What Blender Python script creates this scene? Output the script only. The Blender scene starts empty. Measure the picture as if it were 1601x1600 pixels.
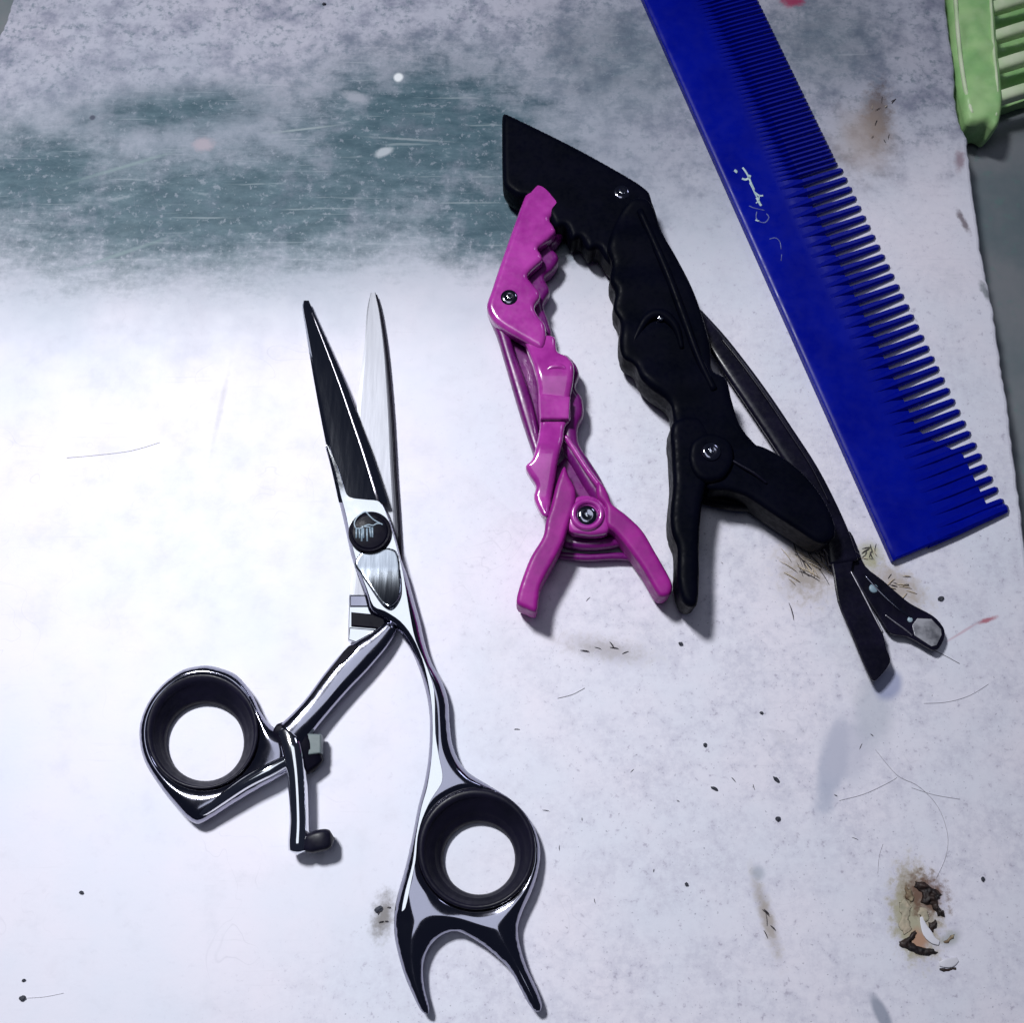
import bpy, bmesh, math, random
import numpy as np
from mathutils import Vector, noise as mnoise

# ------------------------------------------------------------------ camera, world, lamps, exposure
sc = bpy.context.scene
col = sc.collection
TILT = math.radians(18.0)
DIST = 0.247
FOC = 1700.0                      # focal length in photograph pixels
cam_d = bpy.data.cameras.new("camera")
cam = bpy.data.objects.new("camera", cam_d)
col.objects.link(cam)
cam_d.sensor_width = 36.0
cam_d.lens = 36.0 * FOC / 1600.0
cam_d.clip_start = 0.005
cam_d.clip_end = 20.0
cam.location = (0, -DIST * math.sin(TILT), DIST * math.cos(TILT))
cam.rotation_euler = (TILT, 0, 0)
sc.camera = cam

world = bpy.data.worlds.new("World")
sc.world = world
world.use_nodes = True
bg = world.node_tree.nodes["Background"]
bg.inputs[0].default_value = (0.30, 0.36, 0.62, 1)
bg.inputs[1].default_value = 0.05


def area(name, loc, target, sx, sy, watts, color, spread=180):
    d = bpy.data.lights.new(name, 'AREA')
    d.shape = 'RECTANGLE'
    d.size = sx
    d.size_y = sy
    d.energy = watts
    d.color = color
    d.spread = math.radians(spread)
    o = bpy.data.objects.new(name, d)
    col.objects.link(o)
    o.location = loc
    v = Vector(target) - Vector(loc)
    o.rotation_euler = v.to_track_quat('-Z', 'Y').to_euler()
    return o


# ceiling panel that the polished steel and the plastic mirror
area("ceiling_panel_light", (-0.085, 0.0425, 0.90), (-0.085, 0.0425, 0.0), 0.31, 0.545, 0.66, (0.86, 0.91, 1.0))
# the lamp that throws the main shadows, above and left of the tools
area("key_lamp", (-0.24, 0.25, 0.60), (-0.065, -0.04, 0.0), 0.09, 0.09, 0.635, (0.96, 0.98, 1.0), 62)
# weaker lamp from the upper right
area("side_lamp", (0.42, 0.52, 0.50), (0.04, 0.02, 0.0), 0.14, 0.14, 0.28, (0.74, 0.78, 1.0))

sc.cycles.max_bounces = 6
sc.cycles.diffuse_bounces = 2
sc.cycles.glossy_bounces = 4
sc.view_settings.view_transform = 'Standard'
sc.view_settings.look = 'None'
sc.view_settings.exposure = 0.0
sc.view_settings.gamma = 1.0
sc.view_settings.use_curve_mapping = False

rng = random.Random(7)
MM = 0.001


# ------------------------------------------------------------------ geometry helpers
def P(px, py, z=0.0):
    """Point of the place seen at photograph pixel (px, py), at height z metres above the worktop."""
    u = (px - 800.5) / FOC
    v = (800.0 - py) / FOC
    d = Vector((u, v * math.cos(TILT) + math.sin(TILT), v * math.sin(TILT) - math.cos(TILT)))
    o = Vector(cam.location)
    t = (z - o.z) / d.z
    return o + d * t


def smooth_closed(pts, n=6):
    pts = np.array(pts, float)
    N = len(pts)
    out = []
    for i in range(N):
        p0, p1, p2, p3 = pts[(i - 1) % N], pts[i], pts[(i + 1) % N], pts[(i + 2) % N]
        d = max(np.linalg.norm(p2 - p1), 1e-9)
        # limit tangents so unevenly spaced points do not overshoot
        m1 = (p2 - p0) / 2
        m2 = (p3 - p1) / 2
        for m in (m1, m2):
            L = np.linalg.norm(m)
            if L > d:
                m *= d / L
        for k in range(n):
            t = k / n
            h00 = 2 * t**3 - 3 * t**2 + 1
            h10 = t**3 - 2 * t**2 + t
            h01 = -2 * t**3 + 3 * t**2
            h11 = t**3 - t**2
            out.append(h00 * p1 + h10 * m1 + h01 * p2 + h11 * m2)
    return np.array(out)


def smooth_open(pts, n=6):
    pts = np.array(pts, float)
    N = len(pts)
    out = []
    for i in range(N - 1):
        p0, p1, p2, p3 = pts[max(i - 1, 0)], pts[i], pts[i + 1], pts[min(i + 2, N - 1)]
        for k in range(n):
            t = k / n
            out.append(0.5 * ((2 * p1) + (-p0 + p2) * t + (2 * p0 - 5 * p1 + 4 * p2 - p3) * t**2 + (-p0 + 3 * p1 - 3 * p2 + p3) * t**3))
    out.append(pts[-1])
    return np.array(out)


def ellipse_px(cx, cy, rx, ry, n=48, rot=0.0):
    c, s = math.cos(rot), math.sin(rot)
    r = []
    for k in range(n):
        a = 2 * math.pi * k / n
        x, y = rx * math.cos(a), ry * math.sin(a)
        r.append((cx + x * c - y * s, cy + x * s + y * c))
    return r


def to_xy(pts_px, z):
    return np.array([P(a, b, z)[:2] for a, b in pts_px])


def link(name, verts, faces, mat, parent=None, smooth=True):
    me = bpy.data.meshes.new(name)
    me.from_pydata([tuple(v) for v in verts], [], [tuple(int(i) for i in f) for f in faces])
    me.validate()
    bm = bmesh.new()
    bm.from_mesh(me)
    bmesh.ops.recalc_face_normals(bm, faces=bm.faces)
    bm.to_mesh(me)
    bm.free()
    if smooth:
        me.polygons.foreach_set("use_smooth", [True] * len(me.polygons))
    me.materials.append(mat)
    o = bpy.data.objects.new(name, me)
    col.objects.link(o)
    if parent is not None:
        o.parent = parent
        o.matrix_parent_inverse = parent.matrix_world.inverted()
    return o


def tag(o, label=None, category=None, group=None, kind=None):
    if label:
        o["label"] = label
    if category:
        o["category"] = category
    if group:
        o["group"] = group
    if kind:
        o["kind"] = kind
    return o


def thing(name, loc, label, category, group=None):
    o = bpy.data.objects.new(name, None)
    o.empty_display_size = 0.01
    o.location = loc
    col.objects.link(o)
    bpy.context.view_layer.update()
    return tag(o, label, category, group)


def seg_dist(pts, polys):
    """distance and nearest boundary point for each point, to a list of closed polygons"""
    best = np.full(len(pts), 1e9)
    near = np.zeros((len(pts), 2))
    inside = np.zeros(len(pts), bool)
    for poly in polys:
        A = poly
        B = np.roll(poly, -1, axis=0)
        for a, b in zip(A, B):
            ab = b - a
            L = max(ab @ ab, 1e-18)
            t = np.clip(((pts - a) @ ab) / L, 0, 1)
            q = a + t[:, None] * ab
            d = np.hypot(pts[:, 0] - q[:, 0], pts[:, 1] - q[:, 1])
            m = d < best
            best[m] = d[m]
            near[m] = q[m]
            cond = (a[1] > pts[:, 1]) != (b[1] > pts[:, 1])
            if cond.any() and b[1] != a[1]:
                xin = a[0] + (pts[:, 1] - a[1]) * (b[0] - a[0]) / (b[1] - a[1])
                inside ^= cond & (pts[:, 0] < xin)
    return best, near, inside


def inflate(name, outline, mat, parent, zmid, top, bot, R, holes=(), step=0.40 * MM, wall=0.0, zfun=None, rfun=None, sm=True, bump=None, relax=0):
    """Rounded solid grown from an outline: the height rises from the rim over the distance R."""
    zt = zmid + top
    o2 = smooth_closed(outline, 5) if sm else np.array(outline, float)
    polys = [to_xy(o2, zt)] + [to_xy(h, zt) for h in holes]
    lo = polys[0].min(0) - step * 1.5
    hi = polys[0].max(0) + step * 1.5
    nx = int((hi[0] - lo[0]) / step) + 2
    ny = int((hi[1] - lo[1]) / step) + 2
    gx, gy = np.meshgrid(lo[0] + np.arange(nx) * step, lo[1] + np.arange(ny) * step)
    pts = np.stack([gx.ravel(), gy.ravel()], 1)
    d, near, ins = seg_dist(pts, polys)
    insg = ins & (d > 0.3 * step)
    I = insg.reshape(ny, nx)
    cell = I[:-1, :-1] | I[1:, :-1] | I[:-1, 1:] | I[1:, 1:]
    idx = np.arange(nx * ny).reshape(ny, nx)
    q = np.stack([idx[:-1, :-1][cell], idx[:-1, 1:][cell], idx[1:, 1:][cell], idx[1:, :-1][cell]], 1)
    used = np.unique(q)
    remap = np.full(nx * ny, -1)
    remap[used] = np.arange(len(used))
    q = remap[q]
    d = np.where(insg[used], d[used], 0.0)
    xy = np.where(insg[used][:, None], pts[used], near[used])
    Rv = R if rfun is None else np.array([rfun(x, y) for x, y in xy])
    s = np.clip(d / Rv, 0, 1)
    f = np.sqrt(np.clip(1 - (1 - s)**2, 0, 1))
    if relax:
        nb = np.zeros(len(f))
        inner = d > 0
        for _ in range(relax):
            acc = np.zeros(len(f))
            cnt = np.zeros(len(f))
            for a, b in ((0, 1), (1, 2), (2, 3), (3, 0)):
                np.add.at(acc, q[:, a], f[q[:, b]])
                np.add.at(acc, q[:, b], f[q[:, a]])
                np.add.at(cnt, q[:, a], 1)
                np.add.at(cnt, q[:, b], 1)
            f = np.where(inner, acc / np.maximum(cnt, 1), f)
    off = np.zeros(len(f)) if zfun is None else np.array([zfun(x, y) for x, y in xy])
    if bump is not None:
        offb = np.array([bump(x, y) for x, y in xy]) * f
    else:
        offb = 0
    zt_ = zmid + wall + (top - wall) * f + off + offb
    zb_ = zmid - wall - (bot - wall) * f + off
    n = len(used)
    edge = d <= 0
    top_v = np.column_stack([xy, zt_])
    bot_v = np.column_stack([xy, zb_])
    verts = np.vstack([top_v, bot_v])
    faces = [list(r) for r in q]
    bi = np.arange(n) + n
    if wall <= 0:
        bi = np.where(edge, np.arange(n), bi)
    faces += [[bi[r[3]], bi[r[2]], bi[r[1]], bi[r[0]]] for r in q]
    if wall > 0:
        from collections import Counter
        ec = Counter()
        for r in q:
            for a, b in ((r[0], r[1]), (r[1], r[2]), (r[2], r[3]), (r[3], r[0])):
                ec[(min(a, b), max(a, b))] += 1
        for (a, b), c in ec.items():
            if c == 1:
                faces.append([a, b, bi[b], bi[a]])
    me_o = link(name, verts, faces, mat, parent)
    bm = bmesh.new()
    bm.from_mesh(me_o.data)
    bmesh.ops.remove_doubles(bm, verts=bm.verts, dist=0.02 * MM)
    loose = [v for v in bm.verts if not v.link_faces]
    bmesh.ops.delete(bm, geom=loose, context='VERTS')
    bmesh.ops.recalc_face_normals(bm, faces=bm.faces)
    bm.to_mesh(me_o.data)
    bm.free()
    me_o.data.polygons.foreach_set("use_smooth", [not (wall > 0 and abs(p.normal.z) < 0.05) for p in me_o.data.polygons])
    return me_o


def slab(name, outline, mat, parent, z0, z1, bevel=0.0, sm=0, zfun=None, seg=2):
    o2 = smooth_closed(outline, sm) if sm else np.array(outline, float)
    xy = to_xy(o2, z1)
    bm = bmesh.new()
    vt = [bm.verts.new((x, y, z1 + (zfun(x, y) if zfun else 0))) for x, y in xy]
    f = bm.faces.new(vt)
    r = bmesh.ops.extrude_face_region(bm, geom=[f])
    ext = [g for g in r['geom'] if isinstance(g, bmesh.types.BMVert)]
    for v in ext:
        v.co.z += (z0 - z1)
    bmesh.ops.recalc_face_normals(bm, faces=bm.faces)
    if bevel:
        ed = [e for e in bm.edges if abs(e.verts[0].co.z - e.verts[1].co.z) < 1e-3 and len(e.link_faces) == 2
              and abs(e.calc_face_angle(0)) > 0.8 and min(e.verts[0].co.z, e.verts[1].co.z) > (z0 + z1) / 2 - 5e-4]
        bmesh.ops.bevel(bm, geom=ed, offset=bevel, segments=seg, profile=0.5, affect='EDGES', clamp_overlap=True)
    big = [f for f in bm.faces if len(f.verts) > 4]
    bmesh.ops.triangulate(bm, faces=big)
    me = bpy.data.meshes.new(name)
    bm.to_mesh(me)
    bm.free()
    me.materials.append(mat)
    o = bpy.data.objects.new(name, me)
    col.objects.link(o)
    if parent is not None:
        o.parent = parent
        o.matrix_parent_inverse = parent.matrix_world.inverted()
    return o


def sweep(name, path, mat, parent, closed=False, n=20, power=2.0, sm=6, cap=True):
    """path rows: px, py, z(mm), half width px, half height mm"""
    a = np.array(path, float)
    if sm:
        a = smooth_closed(a, sm) if closed else smooth_open(a, sm)
    C = np.array([P(r[0], r[1], r[2] * MM) for r in a])
    W = a[:, 3] * 0.145 * MM
    H = a[:, 4] * MM
    N = len(C)
    verts, faces = [], []
    for i in range(N):
        if closed:
            t = C[(i + 1) % N] - C[i - 1]
        else:
            t = C[min(i + 1, N - 1)] - C[max(i - 1, 0)]
        t = t / np.linalg.norm(t)
        up = np.array([0, 0, 1.0])
        side = np.cross(t, up)
        side /= np.linalg.norm(side)
        upv = np.cross(side, t)
        for k in range(n):
            an = 2 * math.pi * k / n
            c, s = math.cos(an), math.sin(an)
            c = math.copysign(abs(c)**(2 / power), c)
            s = math.copysign(abs(s)**(2 / power), s)
            verts.append(C[i] + side * c * W[i] + upv * s * H[i])
    for i in range(N if closed else N - 1):
        j = (i + 1) % N
        for k in range(n):
            l = (k + 1) % n
            faces.append([i * n + k, i * n + l, j * n + l, j * n + k])
    if not closed and cap:
        for i, sg in ((0, -1), (N - 1, 1)):
            t = C[min(i + 1, N - 1)] - C[max(i - 1, 0)]
            t = t / np.linalg.norm(t)
            verts.append(C[i] + t * sg * min(W[i], H[i]) * 0.5)
            m = len(verts) - 1
            for k in range(n):
                faces.append([i * n + k, i * n + (k + 1) % n, m])
    return link(name, verts, faces, mat, parent)


def lathe(name, cx, cy, rings, mat, parent, n=40, sx=1.0, sy=1.0):
    """rings: (z mm, radius mm, dx mm, dy mm) stacked from bottom to top; centre seen at pixel (cx, cy) for its own z"""
    c0 = P(cx, cy, rings[-1][0] * MM)
    verts, faces = [], []
    for r in rings:
        z, rad = r[0], r[1]
        dx = r[2] if len(r) > 2 else 0
        dy = r[3] if len(r) > 3 else 0
        for k in range(n):
            an = 2 * math.pi * k / n
            verts.append((c0.x + (dx + rad * sx * math.cos(an)) * MM, c0.y + (dy + rad * sy * math.sin(an)) * MM, z * MM))
    m = len(rings)
    for i in range(m - 1):
        for k in range(n):
            l = (k + 1) % n
            faces.append([i * n + k, i * n + l, (i + 1) * n + l, (i + 1) * n + k])
    if rings[0][1] > 0.01:
        faces.append(list(range(n))[::-1])
    if rings[-1][1] > 0.01:
        faces.append([(m - 1) * n + k for k in range(n)])
    return link(name, verts, faces, mat, parent)


def open_lathe(name, stations, mat, parent, n=56):
    """closed loop of rings (px centre, px radii, z mm) -> ring-shaped solid of revolution-like form"""
    verts, faces = [], []
    m = len(stations)
    for (cx, cy, rx, ry, z) in stations:
        for (x, y) in ellipse_px(cx, cy, rx, ry, n):
            verts.append(P(x, y, z * MM))
    for i in range(m):
        j = (i + 1) % m
        for k in range(n):
            l = (k + 1) % n
            faces.append([i * n + k, i * n + l, j * n + l, j * n + k])
    return link(name, verts, faces, mat, parent)


# ------------------------------------------------------------------ material helpers
def new_mat(name):
    m = bpy.data.materials.new(name)
    m.use_nodes = True
    nt = m.node_tree
    return m, nt, nt.nodes["Principled BSDF"]


def noise(nt, vec, scale, detail=4, rough=0.55, dist=0.0):
    n = nt.nodes.new("ShaderNodeTexNoise")
    n.inputs["Scale"].default_value = scale
    n.inputs["Detail"].default_value = detail
    n.inputs["Roughness"].default_value = rough
    n.inputs["Distortion"].default_value = dist
    nt.links.new(vec, n.inputs["Vector"])
    return n.outputs["Fac"]


def mapr(nt, val, a, b, c=0.0, d=1.0, smooth=True):
    n = nt.nodes.new("ShaderNodeMapRange")
    if smooth:
        n.interpolation_type = 'SMOOTHSTEP'
    for i, v in zip((1, 2, 3, 4), (a, b, c, d)):
        n.inputs[i].default_value = v
    nt.links.new(val, n.inputs[0])
    return n.outputs[0]


def mth(nt, op, a, b=None, c=None):
    n = nt.nodes.new("ShaderNodeMath")
    n.operation = op
    for i, v in enumerate((a, b, c)):
        if v is None:
            continue
        if isinstance(v, (int, float)):
            n.inputs[i].default_value = v
        else:
            nt.links.new(v, n.inputs[i])
    return n.outputs[0]


def mixc(nt, fac, a, b):
    n = nt.nodes.new("ShaderNodeMix")
    n.data_type = 'RGBA'
    for s, v in ((n.inputs[0], fac), (n.inputs[6], a), (n.inputs[7], b)):
        if isinstance(v, (int, float)):
            s.default_value = v
        elif isinstance(v, tuple):
            s.default_value = v + (1,) if len(v) == 3 else v
        else:
            nt.links.new(v, s)
    return n.outputs[2]


def obj_vec(nt, scale=(1, 1, 1), rot=(0, 0, 0)):
    tc = nt.nodes.new("ShaderNodeTexCoord")
    mp = nt.nodes.new("ShaderNodeMapping")
    mp.inputs["Scale"].default_value = scale
    mp.inputs["Rotation"].default_value = rot
    nt.links.new(tc.outputs["Object"], mp.inputs["Vector"])
    return mp.outputs[0]


def bump(nt, bsdf, height, strength, dist):
    b = nt.nodes.new("ShaderNodeBump")
    b.inputs["Strength"].default_value = strength
    b.inputs["Distance"].default_value = dist
    nt.links.new(height, b.inputs["Height"])
    nt.links.new(b.outputs[0], bsdf.inputs["Normal"])


def plastic(name, c1, c2, rough=0.3, coat=0.0, scale=150, bumpy=0.15, spec=0.5, sss=0.0):
    m, nt, b = new_mat(name)
    v = obj_vec(nt)
    n = noise(nt, v, scale, 5)
    nt.links.new(mixc(nt, mapr(nt, n, 0.3, 0.7), c1, c2), b.inputs["Base Color"])
    n2 = noise(nt, v, scale * 6, 3)
    nt.links.new(mapr(nt, n2, 0.2, 0.8, rough * 0.75, rough * 1.35), b.inputs["Roughness"])
    b.inputs["Specular IOR Level"].default_value = spec
    b.inputs["Coat Weight"].default_value = coat
    if sss:
        b.inputs["Subsurface Weight"].default_value = sss
        b.inputs["Subsurface Radius"].default_value = (0.001, 0.0006, 0.002)
        b.inputs["Subsurface Scale"].default_value = 1.0
    bump(nt, b, n2, bumpy, 0.0001)
    return m


def steel(name, color, rough, stretch=(1, 1, 1), rot=0.0, bumpy=0.05, var=0.4):
    m, nt, b = new_mat(name)
    b.inputs["Base Color"].default_value = color + (1,)
    b.inputs["Metallic"].default_value = 1.0
    v = obj_vec(nt, stretch, (0, 0, rot))
    n = noise(nt, v, 300, 5)
    nt.links.new(mapr(nt, n, 0.2, 0.8, rough * (1 - var), rough * (1 + var)), b.inputs["Roughness"])
    n2 = noise(nt, v, 900, 3)
    bump(nt, b, n2, bumpy, 0.00005)
    return m


CHROME = steel("polished_steel", (0.78, 0.80, 0.84), 0.07, bumpy=0.03)
DARKCHROME = steel("dark_reflection_steel", (0.34, 0.34, 0.42), 0.10, bumpy=0.03)  # reflection of the dark room put into the steel's colour
BRUSH = steel("brushed_steel", (0.55, 0.53, 0.59), 0.36, stretch=(6, 0.4, 1), rot=-0.2, bumpy=0.1)
SCOOP = steel("dark_brushed_steel", (0.30, 0.33, 0.38), 0.15, stretch=(6, 0.4, 1), rot=-0.2, bumpy=0.06, var=0.2)  # brushed steel in a darker even tone
INNER = steel("satin_blade_steel", (0.245, 0.25, 0.29), 0.42, stretch=(6, 0.4, 1), rot=-0.2, bumpy=0.05, var=0.08)
INNER.node_tree.nodes["Principled BSDF"].inputs["Metallic"].default_value = 0.3
BLADE = steel("blade_steel", (0.50, 0.52, 0.58), 0.04, stretch=(5, 0.3, 1), rot=-0.2, bumpy=0.012, var=0.2)
RUBBER = plastic("black_rubber", (0.006, 0.006, 0.014), (0.010, 0.009, 0.022), rough=0.36, bumpy=0.08, spec=0.22)
SCREW = plastic("black_screw", (0.003, 0.003, 0.008), (0.007, 0.006, 0.014), rough=0.32, bumpy=0.04, spec=0.05)
STOP = plastic("grey_nylon", (0.13, 0.17, 0.18), (0.18, 0.21, 0.22), rough=0.45)
EMBLEM = plastic("etched_grey", (0.20, 0.28, 0.36), (0.28, 0.36, 0.44), rough=0.4)
PINK = plastic("magenta_plastic", (0.33, 0.022, 0.28), (0.50, 0.055, 0.42), rough=0.20, bumpy=0.12, spec=0.7, coat=0.7)
PINKMATT = plastic("magenta_grip", (0.24, 0.010, 0.20), (0.36, 0.016, 0.28), rough=0.42, bumpy=0.25, spec=0.25)
PINKSHADE = plastic("shaded_magenta_plastic", (0.12, 0.006, 0.13), (0.18, 0.010, 0.17), rough=0.3, bumpy=0.12)  # same magenta with the shade of the lower parts in its colour
BLACK = plastic("black_plastic", (0.0010, 0.0016, 0.005), (0.0020, 0.0024, 0.008), rough=0.42, bumpy=0.10, spec=0.035)
BLACKMETAL = plastic("black_enamel", (0.004, 0.004, 0.010), (0.008, 0.007, 0.020), rough=0.25, bumpy=0.03, spec=0.3)
COMB = plastic("blue_plastic", (0.0005, 0.005, 0.30), (0.0010, 0.008, 0.38), rough=0.30, bumpy=0.08, spec=0.2, scale=60)
_nt = COMB.node_tree
_tr = _nt.nodes.new("ShaderNodeBsdfTranslucent")
_tr.inputs[0].default_value = (0.02, 0.07, 0.80, 1)
_mx = _nt.nodes.new("ShaderNodeMixShader")
_mx.inputs[0].default_value = 0.22
_nt.links.new(_nt.nodes["Principled BSDF"].outputs[0], _mx.inputs[1])
_nt.links.new(_tr.outputs[0], _mx.inputs[2])
_nt.links.new(_mx.outputs[0], _nt.nodes["Material Output"].inputs[0])
PRINT = plastic("worn_silver_print", (0.38, 0.55, 0.62), (0.60, 0.72, 0.78), rough=0.5, scale=900)
PRINTFADED = plastic("faded_silver_print", (0.05, 0.06, 0.30), (0.16, 0.20, 0.45), rough=0.5, scale=900)
GREEN = plastic("green_plastic", (0.30, 0.60, 0.22), (0.46, 0.72, 0.32), rough=0.5, scale=120, bumpy=0.2)
GREENPALE = plastic("pale_green_plastic", (0.60, 0.78, 0.46), (0.80, 0.88, 0.64), rough=0.5, scale=160, bumpy=0.2)
HAIRDARK = plastic("dark_hair", (0.03, 0.025, 0.03), (0.07, 0.06, 0.07), rough=0.5)
HAIRGREY = plastic("grey_hair", (0.38, 0.37, 0.42), (0.50, 0.49, 0.54), rough=0.5)
HAIRBLOND = plastic("straw_hair", (0.50, 0.40, 0.28), (0.68, 0.58, 0.45), rough=0.5)
GRIT = plastic("dark_grit", (0.02, 0.025, 0.04), (0.05, 0.05, 0.07), rough=0.7)
CHIPBROWN = plastic("brown_residue", (0.10, 0.045, 0.025), (0.36, 0.30, 0.20), rough=0.75, scale=500, bumpy=0.6)
CHIPTAN = plastic("tan_residue", (0.34, 0.32, 0.24), (0.50, 0.42, 0.32), rough=0.75, scale=420, bumpy=0.6)
CHIPSHADE = plastic("black_residue_and_shadow", (0.008, 0.006, 0.008), (0.03, 0.015, 0.012), rough=0.6, scale=600, bumpy=0.5)  # black bits, and the shadow crescents under the flakes
FLAKE = plastic("white_paint_flake", (0.64, 0.63, 0.71), (0.76, 0.75, 0.83), rough=0.5)


def mask_ellipse(nt, vec, px, py, rx, ry, rot_deg=0, soft=0.5, nz=None, amp=0.6, peak=1.0):
    """soft noisy patch at a place of the worktop"""
    c = P(px, py, 0)
    mp = nt.nodes.new("ShaderNodeMapping")
    mp.vector_type = 'TEXTURE'
    mp.inputs["Location"].default_value = (c.x, c.y, 0)
    mp.inputs["Rotation"].default_value = (0, 0, -math.radians(rot_deg))
    mp.inputs["Scale"].default_value = (rx * 0.145 * MM, ry * 0.145 * MM, 1e3)
    nt.links.new(vec, mp.inputs["Vector"])
    ln = nt.nodes.new("ShaderNodeVectorMath")
    ln.operation = 'LENGTH'
    nt.links.new(mp.outputs[0], ln.inputs[0])
    r = ln.outputs["Value"]
    o = 0.0
    if nz is not None:
        r = mth(nt, 'MULTIPLY_ADD', nz, amp * 2, r)
        o = amp
    return mapr(nt, r, 1 + soft + o, 1 - soft + o, 0, peak)


def worktop_material():
    m, nt, b = new_mat("worn_white_paint")
    tc = nt.nodes.new("ShaderNodeTexCoord")
    v = tc.outputs["Object"]
    vs = obj_vec(nt, (0.6, 1.5, 1), (0, 0, 0.12))          # streaks along the wiping direction
    nL = noise(nt, v, 22, 4, 0.6)
    nM = noise(nt, v, 110, 5, 0.68)
    nF = noise(nt, v, 520, 4, 0.7)
    nX = noise(nt, v, 1500, 2, 0.6)
    nS = noise(nt, vs, 170, 5, 0.72)
    base = mixc(nt, mapr(nt, nL, 0.3, 0.7), (0.75, 0.77, 0.88), (0.83, 0.79, 0.89))
    base = mixc(nt, mapr(nt, nM, 0.50, 0.75, 0, 0.35), base, (0.64, 0.64, 0.73))
    # greyed paint on the far third
    grime = mask_ellipse(nt, v, 780, -40, 1200, 510, 0, 0.20, nM, 0.16)
    base = mixc(nt, mth(nt, 'MULTIPLY', grime, mapr(nt, nM, 0.30, 0.60, 1.0, 0.55)), base, (0.23, 0.24, 0.33))
    base = mixc(nt, mth(nt, 'MULTIPLY', grime, mth(nt, 'MULTIPLY', mapr(nt, nF, 0.46, 0.66, 0, 0.7), mapr(nt, nS, 0.38, 0.58, 0.1, 1.0))), base, (0.11, 0.16, 0.21))
    # grey-blue wash round the teal band
    wash = mask_ellipse(nt, v, 420, 300, 800, 250, -2, 0.55, nL, 0.35, 0.66)
    base = mixc(nt, wash, base, (0.27, 0.31, 0.38))
    # teal worn band
    mx = None
    nz = mth(nt, 'MULTIPLY_ADD', nM, 0.40, mth(nt, 'MULTIPLY_ADD', nS, 0.33, mth(nt, 'MULTIPLY', nF, 0.27)))
    for (px, py, rx, ry, rot, so) in ((350, 325, 430, 118, -4, 0.65), (650, 215, 230, 165, -8, 0.6), (60, 280, 180, 105, 5, 0.7), (270, 175, 170, 45, -6, 0.9),
                                      (960, 90, 150, 110, 0, 0.7), (1290, 60, 100, 100, 10, 0.8), (780, 340, 150, 90, 0, 0.6)):
        k = mask_ellipse(nt, v, px, py, rx, ry, rot, so, nz, 1.25, 0.55 if px > 900 else 1.0)
        mx = k if mx is None else mth(nt, 'MAXIMUM', mx, k)
    teal = mixc(nt, mapr(nt, nS, 0.3, 0.7), (0.030, 0.078, 0.110), (0.085, 0.150, 0.190))
    teal = mixc(nt, mapr(nt, nM, 0.48, 0.70, 0, 0.55), teal, (0.17, 0.20, 0.26))
    teal = mixc(nt, mapr(nt, nF, 0.57, 0.64, 0, 0.6), teal, (0.26, 0.30, 0.36))
    teal = mixc(nt, mapr(nt, nS, 0.60, 0.70, 0, 0.5), teal, (0.28, 0.33, 0.38))
    vq = obj_vec(nt, (0.10, 2.0, 1), (0, 0, 0.16))
    nQ = noise(nt, vq, 420, 3, 0.6)
    scr = mapr(nt, nQ, 0.62, 0.70, 0, 0.5)
    teal = mixc(nt, scr, teal, (0.30, 0.36, 0.40))
    base = mixc(nt, mth(nt, 'MULTIPLY', scr, mapr(nt, nL, 0.42, 0.6, 0, 0.35)), base, (0.52, 0.53, 0.60))
    base = mixc(nt, mx, base, teal)
    # fine dirt on the right and lower side
    area_r = mask_ellipse(nt, v, 1330, 1150, 520, 900, 0, 0.5, nM, 0.4)
    area_b = mask_ellipse(nt, v, 900, 1570, 420, 130, -6, 0.6, nM, 0.5)
    dirt = mth(nt, 'MAXIMUM', area_r, area_b)
    base = mixc(nt, mth(nt, 'MULTIPLY', dirt, mth(nt, 'MULTIPLY', mapr(nt, nM, 0.36, 0.64, 0.10, 0.65), mapr(nt, nF, 0.34, 0.60, 0.1, 1.0))), base, (0.59, 0.58, 0.70))
    base = mixc(nt, mth(nt, 'MULTIPLY', mth(nt, 'ADD', dirt, 0.10), mapr(nt, nF, 0.58, 0.72, 0, 0.6)), base, (0.36, 0.33, 0.43))
    base = mixc(nt, mth(nt, 'MULTIPLY', mth(nt, 'ADD', dirt, 0.08), mapr(nt, nX, 0.66, 0.74, 0, 0.5)), base, (0.16, 0.16, 0.22))
    # hairline scratches
    nC = noise(nt, v, 60, 1, 0.4, 1.2)
    line = mapr(nt, mth(nt, 'ABSOLUTE', mth(nt, 'SUBTRACT', nC, 0.5)), 0.0, 0.004, 0.16, 0)
    line = mth(nt, 'MULTIPLY', line, mapr(nt, nL, 0.50, 0.58))
    base = mixc(nt, line, base, (0.35, 0.35, 0.42))
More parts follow.
